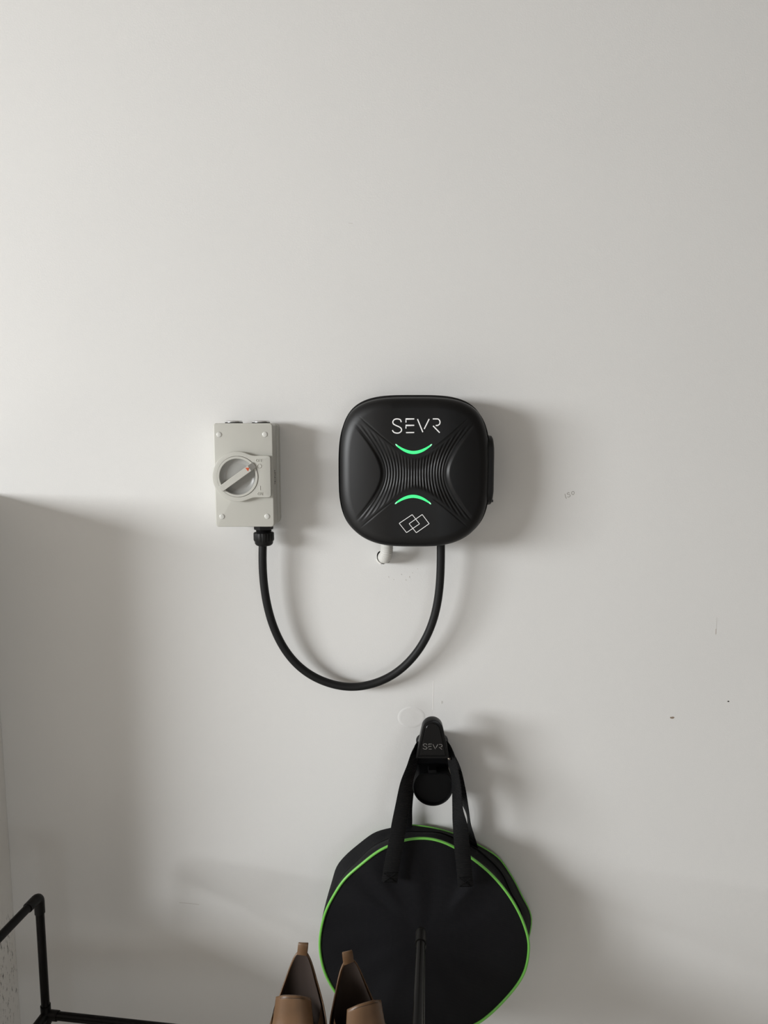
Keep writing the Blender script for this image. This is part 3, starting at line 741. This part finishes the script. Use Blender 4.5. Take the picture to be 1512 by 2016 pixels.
# zip tape running round the side
mid = []
for i in range(0, NB, 1):
    p = np.array(rings[8][i]); out = p - np.array([cpt[0], p[1], cpt[2]]); out[1] = 0; out /= np.linalg.norm(out); mid.append(tuple(p + out * 0.0006))
mk('zip', *tube(mid, 0.0016, 6, True), M_cup, gus, 60)
rc = RR.mean(0)
mk('rear_panel', *loft([[tuple(RR[i] * q + rc * (1 - q) + np.array([0, 0.006 * (1 - q), 0])) for i in range(NB)] for q in (1, 0.7, 0.4, 0.02)], False, True), M_nylon, bag, 80)
mk('piping', *tube([tuple(p + np.array([0, -0.0008, 0])) for p in FR], 0.0024, 10, True), M_lime, bag, 60)
def rp(i):
    a = (math.degrees(th[i]) + 360) % 360
    wgt = min(1, max(0, (a - 97) / 8)) * min(1, max(0, (290 - a) / 20))
    q = 1 - 0.035 * wgt - 0.004
    return tuple(rc + (RR[i] - rc) * q + np.array([0, 0.003 * wgt, 0]))
mk('piping', *tube([rp(i) for i in range(NB)], 0.0022, 10, True), M_lime, bag, 60)
# handles: webbing loops over the hook arm
def strap(pts, name, th_=0.0016, width=0.0275):
    """pts: (px,py,d, wx,wy)"""
    A = [tuple(at(p[0], p[1], p[2])) + (p[3], p[4]) for p in pts]
    C_ = catmull(A, 10)
    return mk(name, *ribbon([tuple(c[:3]) for c in C_], [(c[3], c[4], 0) for c in C_], width, th_), M_web, bag, 50)
strap([(766.5, 1737, .1245, 1, 0), (770, 1712, .1205, 1, 0), (775, 1685, .1150, 1, 0), (779.5, 1661, .1085, 1, 0), (786, 1622, .103, 1, .1), (793, 1585, .098, .96, .25), (801, 1540, .091, .85, .5), (812, 1505, .083, .7, .7), (818.5, 1474, .071, .35, .93), (823.5, 1456.5, .064, .05, 1), (836, 1449, .0615, 0, 1), (851, 1447, .0612, 0, 1), (866, 1449, .0615, 0, 1), (879, 1456.5, .063, 0, 1),
       (886, 1477, .071, -.3, .95), (891.5, 1505, .080, -.55, .83), (895, 1522, .084, -.5, .86), (898.5, 1545, .089, -.5, .86), (901, 1590, .097, -.62, .78), (906.5, 1630, .103, -.95, .3), (909.5, 1668, .108, -1, .05), (913, 1700, .1155, -1, 0), (917, 1746, .1245, -1, 0)], 'handle')
strap([(797, 1640, .020, 1, 0), (797.5, 1618, .022, 1, 0), (798, 1590, .024, 1, .2), (803, 1550, .027, .9, .4), (811, 1510, .030, .6, .8), (819, 1472, .033, .1, 1), (825, 1457, .034, 0, 1), (837, 1449.5, .034, 0, 1), (851, 1447.5, .034, 0, 1), (866, 1449.5, .034, 0, 1), (879, 1457, .034, 0, 1),
       (887, 1475, .034, -.2, 1), (896, 1510, .034, -.7, .7), (905, 1550, .033, -.75, .66), (915, 1585, .030, -.42, .9), (922.5, 1612, .027, -.12, .99), (927, 1638, .024, -.35, .92), (931, 1668, .020, -.7, .65)], 'handle')
# stitched patches at the foot of the front handle
for cxp, cyp, d_ in ((767.5, 1728, .1248), (916, 1737, .1248)):
    a = at(cxp - 12, cyp + 9, d_ + .0012); b_ = at(cxp + 12, cyp - 9, d_ + .0012); ls = []
    dd = d_ + .0008
    for s0, s1 in (((a.x, a.z), (b_.x, a.z)), ((a.x, b_.z), (b_.x, b_.z)), ((a.x, a.z), (b_.x, b_.z)), ((a.x, b_.z), (b_.x, a.z))):
        ls.append(stroke([(s0[0], -dd, s0[1]), (s1[0], -dd, s1[1])], 0.0012, NW, 0.0006, 6))
    mk('stitching', *join(*ls), M_cup, bag)

# ------------------------------------------------------------------ shoe rack (tube frame)
def make_rack():
    zt = 0.7145; zs = 0.4950; yL, yR = 1.12, 1.039
    pL = Vector((-0.5840, EYE.y + yL, 0)); pR = Vector((0.0586, EYE.y + yR, 0))
    ux = (pR - pL).normalized(); uy = Vector((ux.y, -ux.x, 0))          # uy points towards the room
    DEP = 0.29; W = (pR - pL).length; z2 = 0.16
    root = thing('shoe_rack', 'black tubular metal shoe rack standing at lower left, holding the brown boots', 'rack', (pL.x, pL.y, 0))
    r = 0.0070; rj = 0.0084
    uL = Vector((-math.sin(math.radians(8.3)), -math.cos(math.radians(8.3)), 0)); uR = Vector((-math.sin(math.radians(4.4)), -math.cos(math.radians(4.4)), 0))
    def Pt(a, b_, z): q = pL + ux * a + (uL * (1 - a / W) + uR * (a / W)) * b_; return Vector((q.x, q.y, z))
    for a in (0, W):
        for b_ in (0, DEP):
            mk('post', *tube([Pt(a, b_, 0.0), Pt(a, b_, zt - 0.004)], r, 20), M_rack, root)
            mk('foot', *lathe([(0.010, 0.0), (0.0105, 0.002), (0.0095, 0.014), (0.0075, 0.015)], Pt(a, b_, 0), (0, 0, 1), 20), M_rackj, root)
            # top elbow: bends from the post into the side rail
            s_ = 1 if b_ == 0 else -1
            rb = 0.010
            arc = [Pt(a, b_, zt - 0.030)] + [Pt(a, b_ + s_ * rb * (1 - math.cos(t)), zt - rb + rb * math.sin(t)) for t in np.linspace(0, PI / 2, 9)] + [Pt(a, b_ + s_ * 0.030, zt)]
            mk('elbow', *tube(arc, rj, 20), M_rackj, root, 40)
            for z in (zs, z2):
                mk('connector', *join(tube([Pt(a, b_, z - 0.016), Pt(a, b_, z + 0.018)], rj, 20), tube([Pt(a, b_, z), Pt(a + (0.022 if a == 0 else -0.022), b_, z)], rj, 16), tube([Pt(a, b_, z), Pt(a, b_ + s_ * 0.028, z)], rj, 16)), M_rackj, root, 40)
        mk('side_rail', *tube([Pt(a, 0.012, zt), Pt(a, DEP - 0.012, zt)], r, 20), M_rack, root)
        for z in (zs, z2): mk('side_rail', *tube([Pt(a, 0, z), Pt(a, DEP, z)], r, 20), M_rack, root)
    for z in (zs, z2):
        for b_ in (0, DEP): mk('shelf_rail', *tube([Pt(0, b_, z), Pt(W, b_, z)], r, 20), M_rack, root)
        for b_ in (0.045, 0.085, 0.125, 0.165, 0.205, 0.245): mk('shelf_rail', *tube([Pt(0, b_, z + 0.002), Pt(W, b_, z + 0.002)], 0.0050, 12), M_rack, root)
    return zs + 0.0072
SHELF = make_rack()

# ------------------------------------------------------------------ ankle boots
def make_boot(loc, rz, side, label):
    root = thing('ankle_boot', label, 'boot', loc, rz, 'pair of tan ankle boots')
    hh = [0.0, 0.012, 0.022, 0.035, 0.05, 0.065, 0.08, 0.10, 0.13, 0.165, 0.19]
    fx = [0.238, 0.246, 0.246, 0.236, 0.20, 0.160, 0.128, 0.110, 0.098, 0.092, 0.090]
    bx = [0.006, 0.002, 0.0, 0.0, 0.001, 0.002, 0.003, 0.004, 0.004, 0.001, -0.001]
    bw = [0.037, 0.042, 0.044, 0.046, 0.0475, 0.0470, 0.0455, 0.0420, 0.0360, 0.031, 0.030]
    def sec(h, ph, ins=0.0):
        f, b_, w_ = (np.interp(h, hh, t) for t in (fx, bx, bw))
        cx_ = (f + b_) / 2; a = (f - b_) / 2 - ins; w_ = w_ - ins
        c, s = math.cos(ph), math.sin(ph); e = 2 / 2.5
        x = cx_ + a * math.copysign(abs(c) ** e, c); 
        low = max(0, min(1, (0.07 - h) / 0.05))
        y = w_ * math.copysign(abs(s) ** e, s) * (1 + low * (0.12 * c - 0.10 * max(0, -c)) ) * (1 if low == 0 else 1 - 0.15 * low * max(0, c) ** 6)
        y += side * 0.010 * low * math.sin(PI * min(1, max(0, x / 0.25))) * 0.6
        return (x, y, h)
    def patch(top, bot, p0, p1, n, m_, ins=0.0, curl=0.0):
        V, Fc = [], []
        for i in range(n + 1):
            ph = p0 + (p1 - p0) * i / n
            t_, b_ = top(ph), bot(ph)
            for j in range(m_ + 1):
                h = b_ + (t_ - b_) * j / m_
                e = (abs(2 * i / n - 1)) ** 4
                V.append(sec(h, ph, ins + curl * e * max(0, (h - 0.08) / 0.08)))
        for i in range(n):
            for j in range(m_): p = i * (m_ + 1) + j; Fc.append((p, p + m_ + 1, p + m_ + 2, p + 1))
        return V, Fc
    ZB = 0.022
    # foot: closed lower part of the upper
    rings = [[sec(h, 2 * PI * k / 72) for k in range(72)] for h in np.linspace(ZB, 0.074, 14)]
    up = mk('upper', *loft(rings, True, False), M_leather, root, 70, local=True)
    sm = up.modifiers.new('shell', 'SOLIDIFY'); sm.thickness = 0.0022; sm.offset = -1
    PF = 0.86
    ftop = lambda ph: 0.166 - 0.006 * (abs(ph) / PF) ** 3 + 0.0035 * math.cos(ph * 3)
    fp = mk('front_panel', *patch(ftop, lambda ph: 0.070, -PF, PF, 48, 16, -0.0008, 0.0), M_leather, root, 70, local=True)
    s1 = fp.modifiers.new('shell', 'SOLIDIFY'); s1.thickness = 0.0026; s1.offset = -1
    mk('stitching', *stroke([Vector(sec(ftop(p) - 0.003, p, -0.0012)) for p in np.linspace(-PF * .6, PF * .6, 40)], 0.0006, (1, 0, 0), 0.0003, 6), M_lining, fp, 60, local=True)
    def btop(ph):
        a = abs(PI - ph) / (PI - 1.15)               # 0 at the heel .. 1 at the side
        t = min(1, max(0, (a - 0.05) / 0.67)); return 0.074 + (0.168 - 0.074) * (1 - t * t * (3 - 2 * t))
    back = patch(btop, lambda ph: 0.068, 1.15, 2 * PI - 1.15, 64, 16, 0.0012)
    bp = mk('back_panel', *back, M_leather, root, 70, local=True)
    s2 = bp.modifiers.new('shell', 'SOLIDIFY'); s2.thickness = 0.0020; s2.offset = -1
    mk('lining', *patch(lambda p: btop(p) - 0.0006, lambda ph: 0.030, 1.15, 2 * PI - 1.15, 64, 16, 0.0042), M_lining, bp, 70, local=True)
    mk('lining', *patch(lambda p: ftop(p) - 0.004, lambda ph: 0.060, -PF, PF, 48, 12, 0.0030, 0.0), M_lining, fp, 70, local=True)
    mk('insole', *loft([[(x * 0.96 + 0.005, y * 0.92, z) for x, y, z in [sec(0.030, 2 * PI * k / 48) for k in range(48)]], [(x * 0.96 + 0.005, y * 0.92, z + .002) for x, y, z in [sec(0.030, 2 * PI * k / 48) for k in range(48)]]]), M_lining, root, 40, local=True)
    # elastic side gussets in the notches
    for sg in (1, -1):
        et = lambda ph: 0.108 + 0.010 * (abs(ph) - 1.2)
        mk('elastic', *patch(et, lambda ph: 0.060, sg * 0.85, sg * 1.75, 14, 8, 0.0036), M_elastic, root, 70, local=True)
    # sole and heel
    mk('sole', *loft([[(x, y, z) for x, y, z in [sec(0.02, 2 * PI * k / 72, -0.002) for k in range(72)]], [(x, y, 0.012) for x, y, z in [sec(0.02, 2 * PI * k / 72, -0.003) for k in range(72)]]] + [[(x, y, 0.023) for x, y, z in [sec(0.02, 2 * PI * k / 72, -0.002) for k in range(72)]]][::-1][:1]), M_sole, root, 40, local=True)
    def heel_loop(z, q): return [(min(x, 0.075) * q + (1 - q) * 0.04, y * q, z) for x, y, _ in [sec(0.02, 2 * PI * k / 60, -0.001) for k in range(60)]]
    mk('heel', *loft([heel_loop(0.0, 0.95), heel_loop(0.013, 1.0)]), M_sole, root, 40, local=True)
    def fore_loop(z, q): return [(max(x, 0.135), y * q, z) for x, y, _ in [sec(0.02, 2 * PI * k / 60, -0.001) for k in range(60)]]
    mk('outsole', *loft([fore_loop(0.0, 0.95), fore_loop(0.013, 1.0)]), M_sole, root, 40, local=True)
    # pull tab: folded leather loop standing up at the heel
    bxh = float(np.interp(0.168, hh, bx)); tw = 0.0080
    lean = 0.10 * side
    pth = [(bxh + 0.0046, 0.1655), (bxh + 0.0044, 0.171), (bxh + 0.0040, 0.177), (bxh + 0.0028, 0.1825), (bxh + 0.0010, 0.1835), (bxh - 0.0010, 0.1815), (bxh - 0.0018, 0.176), (bxh - 0.0012, 0.166), (bxh - 0.0008, 0.150)]
    C_ = catmull([(x, 0.0, z) for x, z in pth], 5)
    mk('pull_tab', *ribbon([(c[0], lean * (c[2] - 0.160), c[2]) for c in C_], [(0, 1, 0)] * len(C_), tw * 2, 0.0014), M_leather, root, 60, local=True)
    return root
def boot_at(px, py, y_dist, rz, side, label):
    # place so that the heel top appears at (px,py)
    v = (py - 1008) / F; u = (px - 756) / F
    p = at(px, py, 1.30 - y_dist)
    return make_boot((p.x, p.y, SHELF), rz, side, label)
boot_at(595, 1880, 1.049, -PI / 2 - 0.05, 1, 'tan leather ankle boot, left one of the pair, against the white wall')
boot_at(686, 1902, 1.031, -PI / 2 + 0.34, -1, 'tan leather ankle boot, right one of the pair, in front of the black bag')
